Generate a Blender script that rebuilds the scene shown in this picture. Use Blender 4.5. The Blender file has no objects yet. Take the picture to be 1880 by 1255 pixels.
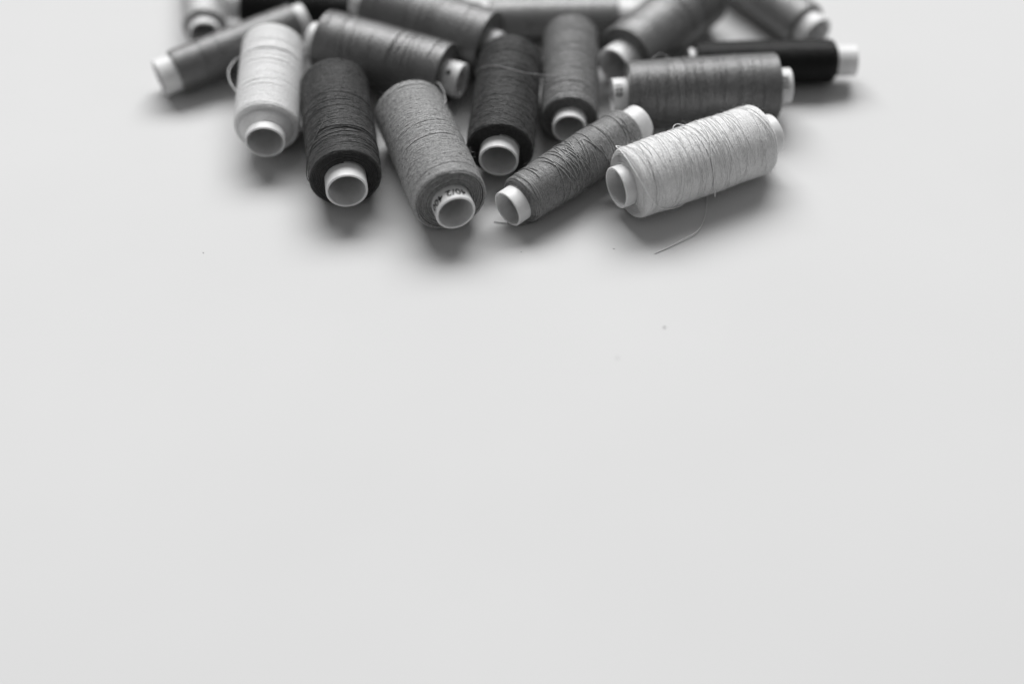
import bpy, bmesh, math, random
import numpy as np
from mathutils import Matrix, Vector

MM = 0.001
R_ = math.radians
scene = bpy.context.scene
C = scene.collection

# ------------------------------------------------------------------ camera
cam_d = bpy.data.cameras.new('camera')
cam = bpy.data.objects.new('camera', cam_d)
C.objects.link(cam)
cam.location = (0, 0, 329.67*MM)
cam.rotation_euler = (R_(90-46.9485), 0, 0)
cam_d.sensor_width = 36.0
cam_d.lens = 50.06
cam_d.clip_start = 0.01
cam_d.clip_end = 20.0
cam_d.dof.use_dof = True
cam_d.dof.focus_distance = 0.484
cam_d.dof.aperture_fstop = 2.0
cam_d.dof.aperture_blades = 9
scene.camera = cam

# ------------------------------------------------------------------ light
world = bpy.data.worlds.new('World')
scene.world = world
world.use_nodes = True
bg = world.node_tree.nodes['Background']
bg.inputs['Color'].default_value = (1, 1, 1, 1)
bg.inputs['Strength'].default_value = 0.24

def area(name, loc, target, sx, sy, power):
    l = bpy.data.lights.new(name, 'AREA')
    l.shape = 'RECTANGLE'; l.size = sx; l.size_y = sy; l.energy = power
    o = bpy.data.objects.new(name, l); C.objects.link(o)
    o.location = loc
    o.rotation_euler = (Vector(target)-Vector(loc)).to_track_quat('-Z', 'Y').to_euler()
    return o
# a tall window behind the table, high enough to throw short soft shadows to the front
area('window_light', (-0.30, 0.38+4.3, 5.15), (0, 0.38, 0), 7.0, 3.2, 785)

vs = scene.view_settings
vs.view_transform = 'Standard'; vs.look = 'None'; vs.exposure = 0.0; vs.gamma = 1.0
vs.use_curve_mapping = False

# ------------------------------------------------------------------ materials
def new_mat(name):
    m = bpy.data.materials.new(name); m.use_nodes = True
    nt = m.node_tree
    return m, nt, nt.nodes, nt.links, nt.nodes['Principled BSDF']

def table_material():
    m, nt, N, L, p = new_mat('white_laminate')
    tc = N.new('ShaderNodeTexCoord')
    n1 = N.new('ShaderNodeTexNoise'); n1.inputs['Scale'].default_value = 2600; n1.inputs['Detail'].default_value = 3
    n2 = N.new('ShaderNodeTexNoise'); n2.inputs['Scale'].default_value = 9; n2.inputs['Detail'].default_value = 4
    n3 = N.new('ShaderNodeTexNoise'); n3.inputs['Scale'].default_value = 900; n3.inputs['Detail'].default_value = 2
    for n in (n1, n2, n3): L.new(tc.outputs['Object'], n.inputs['Vector'])
    r = N.new('ShaderNodeMapRange'); r.inputs['From Min'].default_value = .3; r.inputs['From Max'].default_value = .7
    r.inputs['To Min'].default_value = .54; r.inputs['To Max'].default_value = .558
    L.new(n2.outputs['Fac'], r.inputs['Value'])
    r2 = N.new('ShaderNodeMapRange'); r2.inputs['From Min'].default_value = .25; r2.inputs['From Max'].default_value = .75
    r2.inputs['To Min'].default_value = .97; r2.inputs['To Max'].default_value = 1.03
    L.new(n1.outputs['Fac'], r2.inputs['Value'])
    mu = N.new('ShaderNodeMath'); mu.operation = 'MULTIPLY'
    L.new(r.outputs[0], mu.inputs[0]); L.new(r2.outputs[0], mu.inputs[1])
    cb = N.new('ShaderNodeCombineColor')
    for i in range(3): L.new(mu.outputs[0], cb.inputs[i])
    L.new(cb.outputs[0], p.inputs['Base Color'])
    p.inputs['Roughness'].default_value = .55
    p.inputs['Specular IOR Level'].default_value = .12
    b = N.new('ShaderNodeBump'); b.inputs['Strength'].default_value = .12; b.inputs['Distance'].default_value = .0001
    L.new(n3.outputs['Fac'], b.inputs['Height']); L.new(b.outputs[0], p.inputs['Normal'])
    return m

def plastic_material():
    m, nt, N, L, p = new_mat('white_plastic')
    tc = N.new('ShaderNodeTexCoord')
    n = N.new('ShaderNodeTexNoise'); n.inputs['Scale'].default_value = 350; n.inputs['Detail'].default_value = 4
    L.new(tc.outputs['Object'], n.inputs['Vector'])
    r = N.new('ShaderNodeValToRGB')
    r.color_ramp.elements[0].position = .35; r.color_ramp.elements[0].color = (.62, .62, .62, 1)
    r.color_ramp.elements[1].position = .6; r.color_ramp.elements[1].color = (.67, .67, .67, 1)
    L.new(n.outputs['Fac'], r.inputs['Fac']); L.new(r.outputs[0], p.inputs['Base Color'])
    p.inputs['Roughness'].default_value = .38
    p.inputs['Specular IOR Level'].default_value = .35
    p.inputs['Subsurface Weight'].default_value = .55
    p.inputs['Subsurface Radius'].default_value = (1, 1, 1)
    p.inputs['Subsurface Scale'].default_value = .0022
    return m

def thread_material(name, g, contrast=.22, sheen=.25, spec=.5, rough=.5, ior=1.62, bump=.9):
    m, nt, N, L, p = new_mat(name)
    uv = N.new('ShaderNodeUVMap'); uv.uv_map = 'UVMap'
    # along-the-thread streaks: u = mm along the thread, v = turn number
    mp = N.new('ShaderNodeMapping'); mp.inputs['Scale'].default_value = (.9, 1.0, 1)
    L.new(uv.outputs[0], mp.inputs['Vector'])
    n1 = N.new('ShaderNodeTexNoise'); n1.inputs['Scale'].default_value = 1.0; n1.inputs['Detail'].default_value = 3; n1.inputs['Roughness'].default_value = .7
    L.new(mp.outputs[0], n1.inputs['Vector'])
    # twist of the two plies
    sx = N.new('ShaderNodeSeparateXYZ'); L.new(uv.outputs[0], sx.inputs[0])
    tc = N.new('ShaderNodeTexCoord')
    n2 = N.new('ShaderNodeTexNoise'); n2.inputs['Scale'].default_value = 2200; n2.inputs['Detail'].default_value = 2
    L.new(tc.outputs['Object'], n2.inputs['Vector'])
    n3 = N.new('ShaderNodeTexNoise'); n3.inputs['Scale'].default_value = 800; n3.inputs['Detail'].default_value = 3
    L.new(tc.outputs['Object'], n3.inputs['Vector'])
    a = N.new('ShaderNodeMath'); a.operation = 'ADD'; L.new(n1.outputs['Fac'], a.inputs[0]); L.new(n2.outputs['Fac'], a.inputs[1])
    a2 = N.new('ShaderNodeMath'); a2.operation = 'MULTIPLY_ADD'; L.new(n3.outputs['Fac'], a2.inputs[0]); a2.inputs[1].default_value = .6; L.new(a.outputs[0], a2.inputs[2])
    r = N.new('ShaderNodeMapRange'); r.inputs['From Min'].default_value = .9; r.inputs['From Max'].default_value = 1.7
    r.inputs['To Min'].default_value = g*(1-contrast); r.inputs['To Max'].default_value = min(.9, g*(1+contrast))
    L.new(a2.outputs[0], r.inputs['Value'])
    cb = N.new('ShaderNodeCombineColor')
    for i in range(3): L.new(r.outputs[0], cb.inputs[i])
    L.new(cb.outputs[0], p.inputs['Base Color'])
    p.inputs['Roughness'].default_value = rough
    p.inputs['Specular IOR Level'].default_value = spec
    p.inputs['IOR'].default_value = ior
    p.inputs['Sheen Weight'].default_value = sheen
    p.inputs['Sheen Roughness'].default_value = .45
    b = N.new('ShaderNodeBump'); b.inputs['Strength'].default_value = bump; b.inputs['Distance'].default_value = .00018
    L.new(a2.outputs[0], b.inputs['Height']); L.new(b.outputs[0], p.inputs['Normal'])
    return m

def flat_material(name, g, rough=.6):
    m, nt, N, L, p = new_mat(name)
    tc = N.new('ShaderNodeTexCoord')
    n = N.new('ShaderNodeTexNoise'); n.inputs['Scale'].default_value = 1500
    L.new(tc.outputs['Object'], n.inputs['Vector'])
    r = N.new('ShaderNodeValToRGB')
    r.color_ramp.elements[0].color = (g*.8,)*3+(1,); r.color_ramp.elements[1].color = (g*1.2,)*3+(1,)
    L.new(n.outputs['Fac'], r.inputs['Fac']); L.new(r.outputs[0], p.inputs['Base Color'])
    p.inputs['Roughness'].default_value = rough
    return m

M_TABLE = table_material()
M_TUBE = plastic_material()
M_INK = flat_material('black_ink', .012, .5)
M_LINT = flat_material('grey_lint', .26, .9)

# ------------------------------------------------------------------ mesh helpers
def mesh_obj(name, verts, faces, mat, parent=None, uv=None, smooth=True):
    """verts (n,3) array in metres, faces (m,4) or list"""
    me = bpy.data.meshes.new(name)
    verts = np.asarray(verts, np.float32)
    if isinstance(faces, np.ndarray):
        nf, k = faces.shape
        me.vertices.add(len(verts)); me.vertices.foreach_set('co', verts.ravel())
        me.loops.add(nf*k); me.loops.foreach_set('vertex_index', faces.astype(np.int32).ravel())
        me.polygons.add(nf)
        me.polygons.foreach_set('loop_start', np.arange(0, nf*k, k, dtype=np.int32))
        me.polygons.foreach_set('loop_total', np.full(nf, k, np.int32))
        if uv is not None:
            ul = me.uv_layers.new(name='UVMap')
            ul.data.foreach_set('uv', np.asarray(uv, np.float32)[faces.ravel()].ravel())
        me.update(calc_edges=True)
    else:
        me.from_pydata([tuple(v) for v in verts], [], faces)
    if smooth: me.polygons.foreach_set('use_smooth', np.ones(len(me.polygons), bool))
    me.materials.append(mat)
    me.validate()
    o = bpy.data.objects.new(name, me); C.objects.link(o)
    if parent: o.parent = parent
    return o

def grid_faces(nr, nc, wrap):
    """quads of an nr x nc vertex grid; columns wrap if asked"""
    r = np.arange(nr-1)[:, None]; c = np.arange(nc if wrap else nc-1)[None]
    c2 = (c+1) % nc
    return np.stack([r*nc+c, r*nc+c2, (r+1)*nc+c2, (r+1)*nc+c], -1).reshape(-1, 4)

def lathe(name, prof, seg, mat, parent):
    th = np.linspace(0, 2*np.pi, seg, endpoint=False)
    pr = np.asarray(prof)
    v = np.stack([np.repeat(pr[:, 0:1], seg, 1), pr[:, 1:2]*np.sin(th), pr[:, 1:2]*np.cos(th)], -1).reshape(-1, 3)
    f = grid_faces(len(pr), seg, True)
    last = (len(pr)-1)*seg
    c = np.arange(seg); close = np.stack([last+c, last+(c+1) % seg, (c+1) % seg, c], -1)
    return mesh_obj(name, v*MM, np.concatenate([f, close])[:, ::-1].copy(), mat, parent)

def catmull(P, n):
    P = np.asarray(P, float)
    Q = np.concatenate([[2*P[0]-P[1]], P, [2*P[-1]-P[-2]]])
    out = []
    for i in range(1, len(Q)-2):
        t = np.linspace(0, 1, n, endpoint=False)[:, None]
        a, b, c, d = Q[i-1], Q[i], Q[i+1], Q[i+2]
        out.append(.5*((2*b)+(-a+c)*t+(2*a-5*b+4*c-d)*t*t+(-a+3*b-3*c+d)*t**3))
    out.append(P[-1:])
    return np.concatenate(out)

def tube_arrays(P, rad, sides=6, taper=False):
    """sweep a round tube along polyline P (n,3); returns verts, quads, uv"""
    P = np.asarray(P, float); n = len(P)
    T = np.gradient(P, axis=0); T /= np.linalg.norm(T, axis=1)[:, None]+1e-12
    ref = np.array([0.31, 0.52, 0.79])
    A = np.cross(T, ref); A /= np.linalg.norm(A, axis=1)[:, None]+1e-12
    B = np.cross(T, A)
    th = np.linspace(0, 2*np.pi, sides, endpoint=False)
    rr = np.full(n, rad, float)
    if taper: rr *= np.linspace(1, .35, n)
    V = P[:, None]+rr[:, None, None]*(np.cos(th)[None, :, None]*A[:, None]+np.sin(th)[None, :, None]*B[:, None])
    s = np.concatenate([[0], np.cumsum(np.linalg.norm(np.diff(P, axis=0), axis=1))])
    uv = np.stack([np.repeat(s[:, None], sides, 1), np.tile(th/6.28*.5, (n, 1))], -1)
    F = grid_faces(n, sides, True)
    caps = []
    V = V.reshape(-1, 3)
    return V, F, uv.reshape(-1, 2)

def join(parts):
    vs, fs, us = [], [], []; o = 0
    for v, f, u in parts:
        vs.append(v); fs.append(f+o); us.append(u); o += len(v)
    return np.concatenate(vs), np.concatenate(fs), np.concatenate(us)

def cyl(pts):
    """(x, angle deg, radius) -> local xyz mm; angle from +Z towards +Y"""
    p = np.asarray(pts, float); a = np.radians(p[:, 1])
    return np.stack([p[:, 0], p[:, 2]*np.sin(a), p[:, 2]*np.cos(a)], -1)

# ------------------------------------------------------------------ the table
def table_top():
    bm = bmesh.new()
    bmesh.ops.create_cube(bm, size=1)
    for v in bm.verts:
        v.co = Vector((v.co.x*1.7, v.co.y*1.5+.42, v.co.z*.03-.015))
    bmesh.ops.bevel(bm, geom=bm.edges[:], offset=.004, segments=3, affect='EDGES')
    me = bpy.data.meshes.new('table_top'); bm.to_mesh(me); bm.free()
    me.materials.append(M_TABLE)
    o = bpy.data.objects.new('table_top', me); C.objects.link(o)
    o['kind'] = 'structure'
    o['label'] = 'smooth matt white table top under the thread spools'
    return o
table_top()

# ------------------------------------------------------------------ spools
def wound_profile(S):
    """dense polyline (x, rho) of the winding from the near end at the tube, round the outside, to the far end"""
    x0, x1, R, r = S['e0'], S['L']-S['e1'], S['R'], S['r']
    c0, c1 = S.get('c0', .9), S.get('c1', .9)          # shoulder roundness, mm
    k0, k1 = S.get('k0', .5), S.get('k1', .5)          # how far the ends slope outwards at the tube
    pts = [(x0-k0, r+.05)]
    def corner(ax, ay, cx_, start, end, rad_x, rad_y):
        for i in range(9):
            t = math.radians(start+(end-start)*i/8)
            pts.append((ax+rad_x*math.cos(t), ay+rad_y*math.sin(t)))
    ry = min(c0, R-r-.1)
    corner(x0+c0, R-ry, 0, 180, 90, c0, ry)
    n = 24
    for i in range(1, n):
        t = i/n
        x = x0+c0+(x1-c1-x0-c0)*t
        pts.append((x, R+S.get('bulge', .15)*math.sin(math.pi*t)+S.get('wob', .05)*math.sin(t*17+S['seed'])))
    ry = min(c1, R-r-.1)
    corner(x1-c1, R-ry, 0, 90, 0, c1, ry)
    pts.append((x1+k1, r+.05))
    P = np.array(pts)
    s = np.concatenate([[0], np.cumsum(np.linalg.norm(np.diff(P, axis=0), axis=1))])
    sd = np.linspace(0, s[-1], 1500)
    X = np.interp(sd, s, P[:, 0]); Y = np.interp(sd, s, P[:, 1])
    k = np.ones(15)/15
    Xp = np.pad(X, 7, mode='edge'); Yp = np.pad(Y, 7, mode='edge')
    X = np.convolve(Xp, k, 'valid'); Y = np.convolve(Yp, k, 'valid')
    tx = np.gradient(X); ty = np.gradient(Y); l = np.hypot(tx, ty)+1e-9
    return sd, X, Y, tx/l, ty/l

def wound_thread(S, root, mat):
    rng = np.random.default_rng(S['seed'])
    sd, X, Y, TX, TY = wound_profile(S)
    total = sd[-1]
    seg = S.get('seg', 56 if S.get('far') else 96)
    # turn centres along the profile; the end faces show coarser rings than the barrel
    sc = []; s = .25
    while s < total-.25:
        ty = np.interp(s, sd, TY)
        p = S.get('pitch', .30)*(1+1.0*abs(ty)**3*S.get('rings', 1.0))
        sc.append((s, p)); s += p*rng.uniform(.88, 1.12)
    sc = np.array(sc); K = len(sc)
    th = np.linspace(0, 2*np.pi, seg+1)
    s2 = sc[:, 0:1]+sc[:, 1:2]*(th/(2*np.pi))[None]
    # slow wander of each turn, shared by neighbours
    kk = np.arange(K)[:, None]
    for h in range(1, 5):
        a = rng.uniform(0, 6.28); b = rng.uniform(.02, .09)
        s2 = s2+.10/h*np.sin(h*th[None]+a+b*kk)*S.get('wander', 1)
    # creases: lines where neighbouring turns part and the dark layer below shows
    for (c0, slope, wave, g, tc, tw) in S['creases']:
        d = ((th-np.radians(tc)+np.pi) % (2*np.pi))-np.pi
        c = c0+slope*d+wave*np.sin(2*d)
        win = np.exp(-(d/np.radians(tw))**4)
        df = s2-c[None]
        s2 = s2+np.sign(df)*(g/2)*np.exp(-np.abs(df)/.9)*win[None]
    s2 = np.clip(s2, 0, total)
    ty_e = np.abs(np.interp(sc[:, 0], sd, TY))[:, None]
    wid = sc[:, 1:2]*(.56-.34*ty_e**3*min(1, S.get('rings', 1)))*np.ones_like(s2)
    lift = rng.normal(0, S.get('rough', .03), (K, 1))*np.ones_like(s2)
    ty_k = np.abs(np.interp(sc[:, 0], sd, TY))[:, None]
    lift = lift+ty_k**3*rng.normal(0, .09, (K, 1))*S.get('rings', 1)
    jit = rng.normal(0, 1, s2.shape); jit = (jit+np.roll(jit, 1, 1))*.7; jit[:, -1] = jit[:, 0]
    lift = lift+jit*S.get('fuzzy', .05)
    for h in range(1, 4):
        lift = lift+S.get('rough', .03)*.7*np.sin(h*th[None]+rng.uniform(0, 6.28, (K, 1)))
    x = np.interp(s2, sd, X); y = np.interp(s2, sd, Y)
    tx = np.interp(s2, sd, TX); ty = np.interp(s2, sd, TY)
    nx, ny = -ty, tx
    angs = np.radians([-85, -30, 30, 85]) if not S.get('far') else np.radians([-80, 0, 80])
    na = len(angs)
    V = []
    if not S.get('far'):                                 # walls of each turn, seen in the grooves
        angs = np.concatenate([[angs[0]], angs, [angs[-1]]])
        na = len(angs)
    for ia, a in enumerate(angs):
        skirt = -.55*(.25+ty_e**3) if (not S.get('far') and ia in (0, na-1)) else 0.0
        px = x+wid*np.sin(a)*tx+(wid*S.get('flat', .95)*np.cos(a)+lift+skirt)*nx-.16*nx
        py = y+wid*np.sin(a)*ty+(wid*S.get('flat', .95)*np.cos(a)+lift+skirt)*ny-.16*ny
        V.append(np.stack([px, py*np.sin(th), py*np.cos(th)], -1))
    V = np.stack(V, 2)                                   # K, seg+1, na, 3
    u = (th*S['R'])[None]+kk*2*np.pi*S['R']
    UV = np.stack([np.repeat((u % 997)[:, :, None], na, 2), np.repeat((kk*1.7+0*th[None])[:, :, None], na, 2)+np.arange(na)*.12], -1)
    idx = np.arange(K*(seg+1)*na).reshape(K, seg+1, na)
    F = np.stack([idx[:, :-1, :-1], idx[:, :-1, 1:], idx[:, 1:, 1:], idx[:, 1:, :-1]], -1).reshape(-1, 4)
    parts = [(V.reshape(-1, 3), F, UV.reshape(-1, 2))]
    # the packed layer underneath
    ii = np.linspace(0, len(sd)-1, 90).astype(int)
    bx = X[ii]+TY[ii]*(.6+1.1*np.abs(TY[ii])**3*min(1, S.get('rings', 1))); by = np.maximum(Y[ii]-TX[ii]*.6, S['r']+.02)
    t2 = np.linspace(0, 2*np.pi, 65)
    BV = np.stack([np.repeat(bx[:, None], 65, 1), by[:, None]*np.sin(t2), by[:, None]*np.cos(t2)], -1)
    BU = np.stack([np.repeat((t2*S['R'])[None], 90, 0), np.repeat(np.arange(90)[:, None]*3.1, 65, 1)], -1)
    bi = np.arange(90*65).reshape(90, 65)
    BF = np.stack([bi[:-1, :-1], bi[1:, :-1], bi[1:, 1:], bi[:-1, 1:]], -1).reshape(-1, 4)
    parts.append((BV.reshape(-1, 3), BF, BU.reshape(-1, 2)))
    v, f, uv = join(parts)
    o = mesh_obj('wound_thread', v*MM, f, mat, root, uv)
    return o, (sd, X, Y, TX, TY)

def over_strands(S, root, mat, prof, specs):
    """strands that lie across the winding: (s along profile at centre, centre angle, span deg, slope mm/deg, bow)"""
    sd, X, Y, TX, TY = prof
    rng = np.random.default_rng(S['seed']+7)
    parts = []
    for (x0, tc, span, slope, bow) in specs:
        n = max(8, int(span/6))
        t = np.linspace(-.5, .5, n)
        ang = tc+t*span
        xs = x0+slope*t*span+bow*np.sin(t*np.pi*2)+rng.normal(0, .02, n)
        lo, hi = S['e0']+S.get('c0', .9)*.6, S['L']-S['e1']-S.get('c1', .9)*.6
        xs = np.clip(xs, lo, hi)
        s0 = np.interp(xs, X, sd)
        rho = np.interp(s0, sd, Y)
        ends = np.clip((.5-np.abs(t))/.12, 0, 1)
        rho = rho+S.get('raise', .10)-.34*(1-ends)**2+rng.normal(0, .012, n)
        P = catmull(cyl(np.stack([xs, ang, rho], -1)), 2)
        parts.append(tube_arrays(P, S.get('sr', .125), 5))
    v, f, uv = join(parts)
    o = mesh_obj('crossing_strands', v*MM, f, mat, root, uv)
    o['kind'] = 'stuff'
    return o

def loose_strand(name, P, rad, mat, root, per=8, world_pts=False, S=None):
    v, f, uv = tube_arrays(catmull(P, per), rad, 6)
    return mesh_obj(name, v*MM, f, mat, root, uv)

def fibres(S, root, mat, prof, count, lmin=.4, lmax=2.4, rad=.028):
    sd, X, Y, TX, TY = prof
    rng = np.random.default_rng(S['seed']+31)
    parts = []
    n = 5
    for i in range(count):
        s = rng.uniform(0, sd[-1]); a = rng.uniform(-150, 150)
        x = np.interp(s, sd, X); y = np.interp(s, sd, Y); nx = -np.interp(s, sd, TY); ny = np.interp(s, sd, TX)
        L = lmin+(lmax-lmin)*rng.random()**2.2
        h = L*rng.uniform(.2, .85)*(1 if rng.random() < .4 else .45)
        dirn = rng.choice([-1, 1]); ax = rng.normal(0, .45)
        t = np.linspace(0, 1, n)
        hh = h*np.sin(t*np.pi*rng.uniform(.5, 1.0))
        curl = rng.normal(0, .25)
        xs = x+nx*(hh+.0)+ax*L*t+curl*L*t*t
        rho = y+ny*(hh+.0)
        an = a+np.degrees(dirn*L*t*rng.uniform(.5, 1)/y)
        P = cyl(np.stack([xs, an, rho], -1))
        parts.append(tube_arrays(P, rad*rng.uniform(.6, 1.3), 3, True))
    v, f, uv = join(parts)
    o = mesh_obj('fibre_fuzz', v*MM, f, mat, root, uv)
    o['kind'] = 'stuff'
    return o

def core_tube(S, root):
    r, L, w = S['r'], S['L'], S.get('wall', .85)
    ri = r-w
    b = .28
    pr = []
    def arc(cx_, cy_, a0, a1):
        for i in range(7):
            t = math.radians(a0+(a1-a0)*i/6); pr.append((cx_+b*math.cos(t), cy_+b*math.sin(t)))
    pr += [(L/2, r), (L-b-1.2, r), (L-b-.25, r)]
    arc(L-b, r-b, 90, 0); arc(L-b, ri+b, 0, -90)
    pr += [(L-b-.25, ri), (L-b-1.2, ri), (L/2, ri), (b+1.2, ri), (b+.25, ri)]
    arc(b, ri+b, 270, 180); arc(b, r-b, 180, 90)
    pr += [(b+.25, r), (b+1.2, r)]
    return lathe('core_tube', pr, 72, M_TUBE, root)

def printed_text(txt, size, S, x_mid, ang0, flip, root):
    """text bent round the tube; letters' tops point to the near rim (flip=False) or the far rim"""
    cu = bpy.data.curves.new('t', 'FONT'); cu.body = txt; cu.size = size; cu.align_x = 'LEFT'; cu.align_y = 'CENTER'
    cu.space_character = 1.08
    cu.offset = .028*size
    ob = bpy.data.objects.new('t', cu); C.objects.link(ob)
    dg = bpy.context.evaluated_depsgraph_get()
    me = bpy.data.meshes.new_from_object(ob.evaluated_get(dg))
    bpy.data.objects.remove(ob)
    bm = bmesh.new(); bm.from_mesh(me); bpy.data.meshes.remove(me)
    bmesh.ops.triangulate(bm, faces=bm.faces[:])
    for _ in range(3):
        es = [e for e in bm.edges if e.calc_length() > .45]
        if es:
            bmesh.ops.subdivide_edges(bm, edges=es, cuts=1)
            bmesh.ops.triangulate(bm, faces=bm.faces[:])
    sg = -1 if flip else 1
    for v in bm.verts:
        a = math.radians(ang0)+sg*v.co.x/S['r']
        rr = S['r']+.03
        v.co = Vector(((x_mid-sg*v.co.y), rr*math.sin(a), rr*math.cos(a)))*MM
    me = bpy.data.meshes.new('printed_text'); bm.to_mesh(me); bm.free()
    me.materials.append(M_INK)
    o = bpy.data.objects.new('printed_text', me); C.objects.link(o); o.parent = root
    return o

def printed_dot(S, x, ang, rad, root):
    V = []; n = 20; rr = S['r']+.03
    V.append((x, ang, rr))
    for k in (.5, 1):
        for i in range(n):
            t = 2*math.pi*i/n
            V.append((x+k*rad*math.cos(t), ang+math.degrees(k*rad*math.sin(t)/S['r']), rr))
    F = [(0, 1+i, 1+(i+1) % n) for i in range(n)]+[(1+i, 1+n+i, 1+n+(i+1) % n, 1+(i+1) % n) for i in range(n)]
    return mesh_obj('printed_dot', cyl(V)*MM, F, M_INK, root)

def spool(S, label):
    """an Empty on the table below the near end; the parts sit in the spool's own frame"""
    root = bpy.data.objects.new('thread_spool', None); C.objects.link(root)
    root.empty_display_size = .005
    root.location = (S['x']*MM, S['y']*MM, S['z']*MM)
    root.rotation_euler = Matrix.Rotation(S['yaw'], 3, 'Z').to_4x4().to_euler()
    root.rotation_euler = (Matrix.Rotation(S['yaw'], 3, 'Z') @ Matrix.Rotation(-S['tilt'], 3, 'Y')).to_euler()
    root['label'] = label; root['category'] = 'spool'; root['group'] = 'spools of sewing thread on the table'
    rnd = random.Random(S['seed'])
    n = S.get('ncrease', 7)
    cl = S['R']-S['r']
    wl = S['L']-S['e0']-S['e1']
    cr = list(S.get('creases', []))
    for _ in range(n):
        cr.append((cl+rnd.uniform(.06, .96)*wl, rnd.uniform(-.9, .9), rnd.uniform(-.4, .4),
                   rnd.uniform(.28, .6), rnd.uniform(-50, 50), rnd.uniform(35, 120)))
    S['creases'] = cr
    mat = thread_material(S['m'], S['g'], S.get('contrast', .6), S.get('sheen', .12), S.get('spec', 1.0), S.get('ro', .42), S.get('ior', 1.62), S.get('bump', .9))
    core_tube(S, root)
    _, prof = wound_thread(S, root, mat)
    ns = S.get('nstrand', 0)
    if ns:
        sp = list(S.get('strands', []))
        for _ in range(ns):
            sp.append((S['e0']+S.get('c0', .9)+rnd.uniform(.02, .98)*(wl-S.get('c0', .9)-S.get('c1', .9)), rnd.uniform(-90, 60), rnd.uniform(60, 190),
                       rnd.choice([-1, 1])*rnd.uniform(.004, S.get('slope', .025)), rnd.uniform(-.25, .25)))
        over_strands(S, root, mat, prof, sp)
    if S.get('fuzz'):
        fibres(S, root, mat, prof, S['fuzz'])
    return root, mat, prof

def spec(key, vals, m, g, seed, **kw):
    x, y, yaw, R, r, L, e0, e1, z, tilt = vals
    d = dict(x=x, y=y, yaw=yaw, R=R, r=r, L=L, e0=e0, e1=e1, z=z, tilt=tilt, m=m, g=g, seed=seed)
    d.update(kw)
    return d

# near row ---------------------------------------------------------------
C_ = spec('C', (-86.819, 393.068, 1.617, 11.604, 7.116, 54.073, 6.604, 2.737, 11.60, 0.078), 'white_thread', 0.8, 3, contrast=.1, fuzzy=.02, k0=3.4, c0=2.0, rings=.6, spec=.5, ior=1.5, ncrease=14, fuzz=250, rough=.02)
root_c, mat_c, _ = spool(C_, 'white thread spool with a stray loop, beside the thin grey spool')
loose_strand('stray_loop', cyl([(38.07, 53.5, 11.7), (40.5, 70, 12.6), (41.0, 78, 13.6), (35.08, 77, 15.33), (28.78, 76.5, 14.46), (24.14, 76.9, 11.8)]), .17, mat_c, root_c)

D_ = spec('D', (-55.818, 366.123, 1.732, 12.379, 7.141, 61.738, 6.495, 2.754, 12.42, 0.004), 'charcoal_thread', 0.06, 11, spec=.3, ior=1.5, ncrease=15, fuzz=2600, nstrand=7, slope=.02)
root_d, mat_d, _ = spool(D_, 'charcoal thread spool between the white spool and the light grey one printed 40/2')
loose_strand('stray_strand', cyl([(25, 24, 12.3), (20.64, 33.5, 12.85), (16.44, 49.0, 12.9), (11.69, 71.0, 12.95), (9.5, 86, 13.0), (6.64, 88, 12.5)]), .13, mat_d, root_d)

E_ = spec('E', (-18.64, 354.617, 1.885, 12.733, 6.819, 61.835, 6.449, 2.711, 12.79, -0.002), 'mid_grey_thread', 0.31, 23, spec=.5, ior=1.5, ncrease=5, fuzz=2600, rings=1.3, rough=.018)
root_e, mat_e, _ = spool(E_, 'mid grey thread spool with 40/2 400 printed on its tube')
loose_strand('thread_tail', cyl([(62.6, -60, 12.6), (62.2, -63, 13.6), (58.5, -66, 13.9), (56, -68, 13.4), (51.28, -62, 13.1), (45.31, -44, 12.7)]), .24, mat_e, root_e)
printed_text('40/2 400', 3.8, E_, 3.0, -40, False, root_e)

H_ = spec('H', (-4.678, 382.682, 1.497, 11.804, 6.897, 60.504, 5.574, 3.878, 11.80, 0.028), 'dark_grey_thread', 0.05, 37, spec=.3, ior=1.5, ncrease=10, fuzz=1500, nstrand=3)
root_h, mat_h, _ = spool(H_, 'dark grey thread spool with a strand reaching over its neighbour on the right')
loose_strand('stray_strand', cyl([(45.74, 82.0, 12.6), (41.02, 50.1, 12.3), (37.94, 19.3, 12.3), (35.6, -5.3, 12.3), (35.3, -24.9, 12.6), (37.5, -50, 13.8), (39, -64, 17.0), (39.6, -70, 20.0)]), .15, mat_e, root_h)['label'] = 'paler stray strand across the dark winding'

I_ = spec('I', (20.455, 401.986, 1.533, 10.364, 6.149, 60.297, 4.899, 4.294, 10.37, 0.008), 'slate_grey_thread', 0.19, 41, spec=.5, ior=1.5, ncrease=10, fuzz=250)
spool(I_, 'slate grey thread spool just right of the dark grey one, tube facing front')

P_ = spec('P', (-1.644, 361.478, 0.735, 8.544, 6.475, 64.037, 5.4, 6.549, 8.32, 0.057), 'pewter_thread', 0.19, 53, spec=.7, ncrease=3, fuzz=1500, rough=.02, fuzzy=.03,
          nstrand=12, slope=.05, c0=1.8, c1=1.6, k0=.7, bulge=.45, wob=.12, wander=1.6, pitch=.28, sr=.19)
bunch = []
_r = random.Random(5)
for i in range(20):
    bunch.append((26+_r.uniform(-5, 6), -45+_r.uniform(-25, 15), _r.uniform(120, 190), _r.uniform(-.045, .06), _r.uniform(-.8, .8)))
for i in range(10):
    bunch.append((6.5+_r.uniform(-1.5, 2.5), -40+_r.uniform(-20, 20), _r.uniform(100, 180), _r.uniform(-.012, .03), _r.uniform(-.3, .3)))
P_['strands'] = bunch; P_['raise'] = .17
root_p, mat_p, _ = spool(P_, 'slim pewter grey thread spool lying diagonally in front, both tube ends showing')

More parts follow.
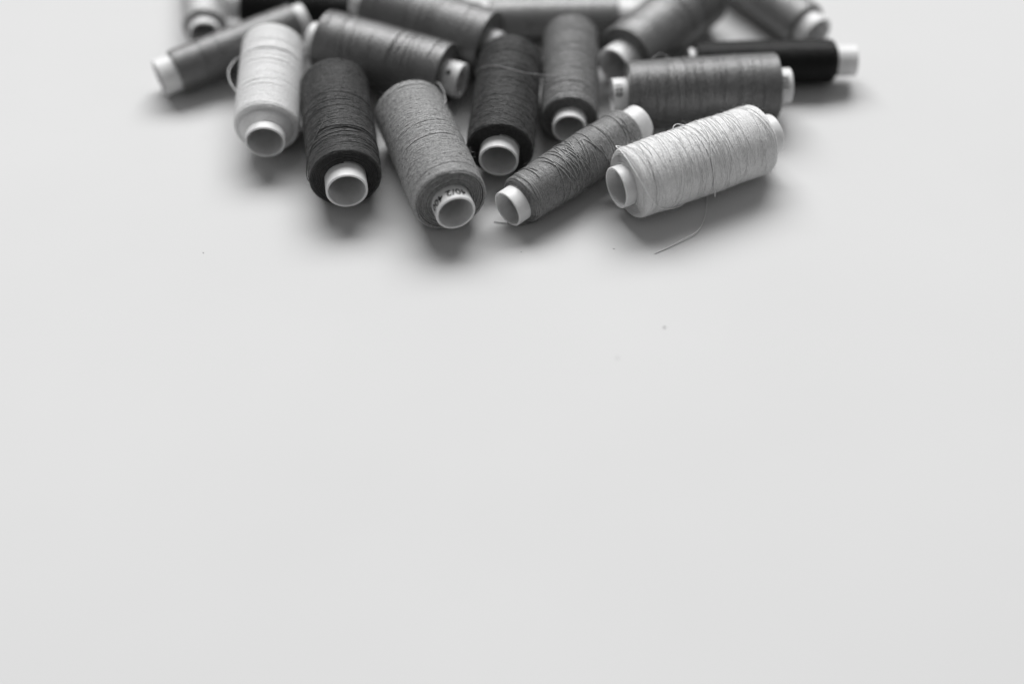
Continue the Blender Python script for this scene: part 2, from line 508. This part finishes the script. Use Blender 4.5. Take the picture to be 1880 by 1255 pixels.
Q_ = spec('Q', (35.283, 367.649, 0.472, 12.504, 7.246, 63.638, 3.973, 5.72, 12.54, 0.0), 'pale_grey_thread', 0.74, 67, spec=.4, ior=1.5, ncrease=4, fuzz=3000, rough=.02, fuzzy=.03,
          nstrand=75, slope=.05, c0=2.6, c1=1.6, k0=.3, wander=1.5, bulge=.25, wob=.1, contrast=.14, sr=.105)
root_q, mat_q, _ = spool(Q_, 'pale grey thread spool at front right with loose strands and a tail on the table')
loose_strand('stray_strand', cyl([(9, 60, 12.6), (6.0, 50, 13.3), (4.6, 43, 13.2), (3.6, 20, 12.3), (2.9, -10, 12.2), (3.4, -44, 12.6), (6.2, -80, 13.05), (11.15, -108, 13.1), (19.0, -128, 13.1), (26, -150, 12.5)]), .18, mat_q, root_q)
loose_strand('stray_strand', cyl([(36, 50, 12.5), (34.88, 28.4, 13.1), (33.36, -14.1, 13.15), (31.05, -48.5, 13.15), (30.79, -84.1, 13.15), (31.78, -106, 13.4), (32.6, -120, 14.3)]), .19, mat_q, root_q)
loose_strand('stray_loop', cyl([(26.6, 42, 12.4), (27.57, 43.0, 13.6), (29.08, 42.5, 13.9), (30.7, 41, 13.0), (32, 38, 12.4)]), .15, mat_q, root_q)

def tail(name, pts, rad, mat, root):
    """a thread end that runs over the table: points in table mm, written into the spool's own frame"""
    m = (Matrix.Translation(root.location) @ root.rotation_euler.to_matrix().to_4x4()).inverted()
    P = [tuple(1000*(m @ Vector((x*MM, y*MM, z*MM)))) for x, y, z in pts]
    return loose_strand(name, P, rad, mat, root)
tail('thread_tail', [(69.2, 384, 3.2), (68.9, 380.1, .8), (67.8, 374.4, .3), (66.8, 367.9, .25), (65.0, 362.3, .5), (62.6, 358.2, .9), (57.3, 354.4, .7), (52.4, 351.1, .35), (48.0, 348.5, .2)], .165, mat_q, root_q)
tail('thread_tail', [(-6.2, 364.2, .35), (-1.9, 363.4, .3), (3.7, 362.6, .3), (9, 364.5, .5)], .14, mat_p, root_p)

# second row -------------------------------------------------------------
M_ = spec('M', (36.369, 419.01, 0.084, 12.173, 6.261, 65.529, 5.618, 5.195, 12.19, 0.010), 'ash_grey_thread', 0.07, 71, flat=.5, ior=1.65, spec=1.0, ro=.42, sheen=.15, bump=.6, fuzzy=.035, ncrease=2, nstrand=26, fuzz=500, slope=.03)
root_m, mat_m, _ = spool(M_, 'ash grey thread spool lying crosswise behind the pale one, 021 on its tube')
loose_strand('stray_loop', cyl([(14.6, 22, 12.2), (16.2, 33, 13.2), (18.2, 36, 13.9), (20.2, 34, 13.2), (21.4, 27, 12.2)]), .15, mat_m, root_m)
loose_strand('stray_strand', cyl([(12.2, -5, 12.2), (11.83, -17.1, 12.6), (11.67, -32.2, 12.7), (11.24, -45.8, 12.8), (10.94, -55.5, 13.1)]), .17, mat_m, root_m)
printed_text('021', 3.3, M_, 2.0, -57, False, root_m)
printed_text('021', 3.0, M_, 62.4, -22, True, root_m)

F_ = spec('F', (-18.286, 427.826, 2.758, 12.468, 6.403, 61.942, 5.886, 5.212, 12.32, 0.036), 'iron_grey_thread', 0.065, 79, flat=.5, ior=1.65, spec=1.0, ro=.42, sheen=.15, bump=.6, fuzzy=.035, ncrease=4, nstrand=16, far=True, slope=.04)
root_f, _, _ = spool(F_, 'iron grey thread spool with a dark dot on its tube, lying behind the charcoal one')
printed_dot(F_, 3.9, 36, .95, root_f)

B_ = spec('B', (-131.887, 435.484, 0.507, 8.32, 6.939, 60.452, 6.456, 4.118, 7.76, 0.094), 'thin_grey_thread', 0.065, 83, flat=.5, ior=1.65, spec=1.0, ro=.42, sheen=.15, bump=.6, fuzzy=.035, ncrease=6, far=True, c0=.6, bulge=.1)
spool(B_, 'thin grey thread spool at far left pointing its white tube out to the left')

N_ = spec('N', (66.64, 443.597, 0.017, 8.278, 5.829, 63.055, 2.099, 7.927, 8.30, 0.014), 'black_thread', .006, 89, ncrease=4, far=True, c1=2.4, c0=1.5, spec=.15, sheen=.03)
spool(N_, 'black thread spool at right with its white tube end sticking out')

L_ = spec('L', (37.7, 436.8, 0.89, 12.138, 7.125, 62.5, 7.3, 3.5, 12.23, 0.0), 'stone_grey_thread', 0.1, 97, flat=.5, ior=1.65, spec=1.0, ro=.42, sheen=.15, bump=.6, fuzzy=.035, ncrease=4, nstrand=10, far=True)
spool(L_, 'stone grey thread spool behind the ash grey one, tube angled to front left')

# back row ---------------------------------------------------------------
O_ = spec('O', (117.9, 461.8, 2.173, 9.032, 6.9, 63, 6.4, 5.0, 8.93, 0.03), 'smoke_grey_thread', 0.17, 101, flat=.5, ior=1.65, spec=1.0, ro=.42, sheen=.15, bump=.6, fuzzy=.035, ncrease=6, far=True)
spool(O_, 'smoke grey thread spool at the top right behind the black one')

A_ = spec('A', (-118.6, 461.9, 1.737, 8.5, 6.1, 62, 4.7, 6.0, 8.51, 0.001), 'silver_thread', 0.5, 103, ncrease=4, far=True)
spool(A_, 'silver grey thread spool at the top left behind the thin grey one')

K_ = spec('K', (47.946, 474.217, 3.174, 8.366, 6.375, 59.832, 6.684, 3.192, 8.38, 0.002), 'dove_grey_thread', 0.15, 107, flat=.5, ior=1.65, spec=1.0, ro=.42, sheen=.15, bump=.6, fuzzy=.035, ncrease=5, nstrand=4, far=True)
spool(K_, 'dove grey thread spool lying crosswise at the back, cut by the top edge')

J_ = spec('J', (-56.542, 474.233, 2.994, 9.322, 5.9, 55.286, 3.775, 5.919, 9.40, -0.004), 'jet_black_thread', .008, 109, ncrease=4, far=True, spec=.15, sheen=.03)
spool(J_, 'black thread spool at the back left, mostly hidden behind the thin grey one')

G_ = spec('G', (-5.0, 446.5, 2.69, 13.3, 6.3, 61.453, 3.6, 7.0, 13.32, 0.05), 'steel_grey_thread', 0.08, 113, flat=.5, ior=1.65, spec=1.0, ro=.42, sheen=.15, bump=.6, fuzzy=.035, ncrease=4, nstrand=10, far=True)
spool(G_, 'thick steel grey thread spool at the back behind the iron grey one')

# ------------------------------------------------------------------ lint on the table
def lint(x, y, a, b, h, label):
    bm = bmesh.new(); bmesh.ops.create_icosphere(bm, subdivisions=2, radius=1)
    rr = random.Random(int(x*10))
    for v in bm.verts:
        k = rr.uniform(.7, 1.2)
        v.co = Vector((v.co.x*a*k, v.co.y*b*k, (v.co.z+.8)*h))*MM
    me = bpy.data.meshes.new('lint_speck'); bm.to_mesh(me); bm.free(); me.materials.append(M_LINT)
    o = bpy.data.objects.new('lint_speck', me); C.objects.link(o)
    o.location = (x*MM, y*MM, 0); o['label'] = label; o['category'] = 'lint'; o['group'] = 'lint specks on the table'
lint(48.8, 314.3, .48, .45, .08, 'round grey lint speck alone on the bare table below the pale spool')
lint(33.1, 301.1, .3, .3, .08, 'faintest lint speck, the one nearest the front of the bare table')
lint(-103.9, 349.0, .24, .28, .07, 'small grey lint speck on the bare table at left')
lint(34.4, 350.9, .35, .14, .10, 'thin dark lint speck just in front of the pale spool shadow')
lint(3.1, 349.3, .2, .2, .08, 'tiny lint speck in front of the pewter spool')
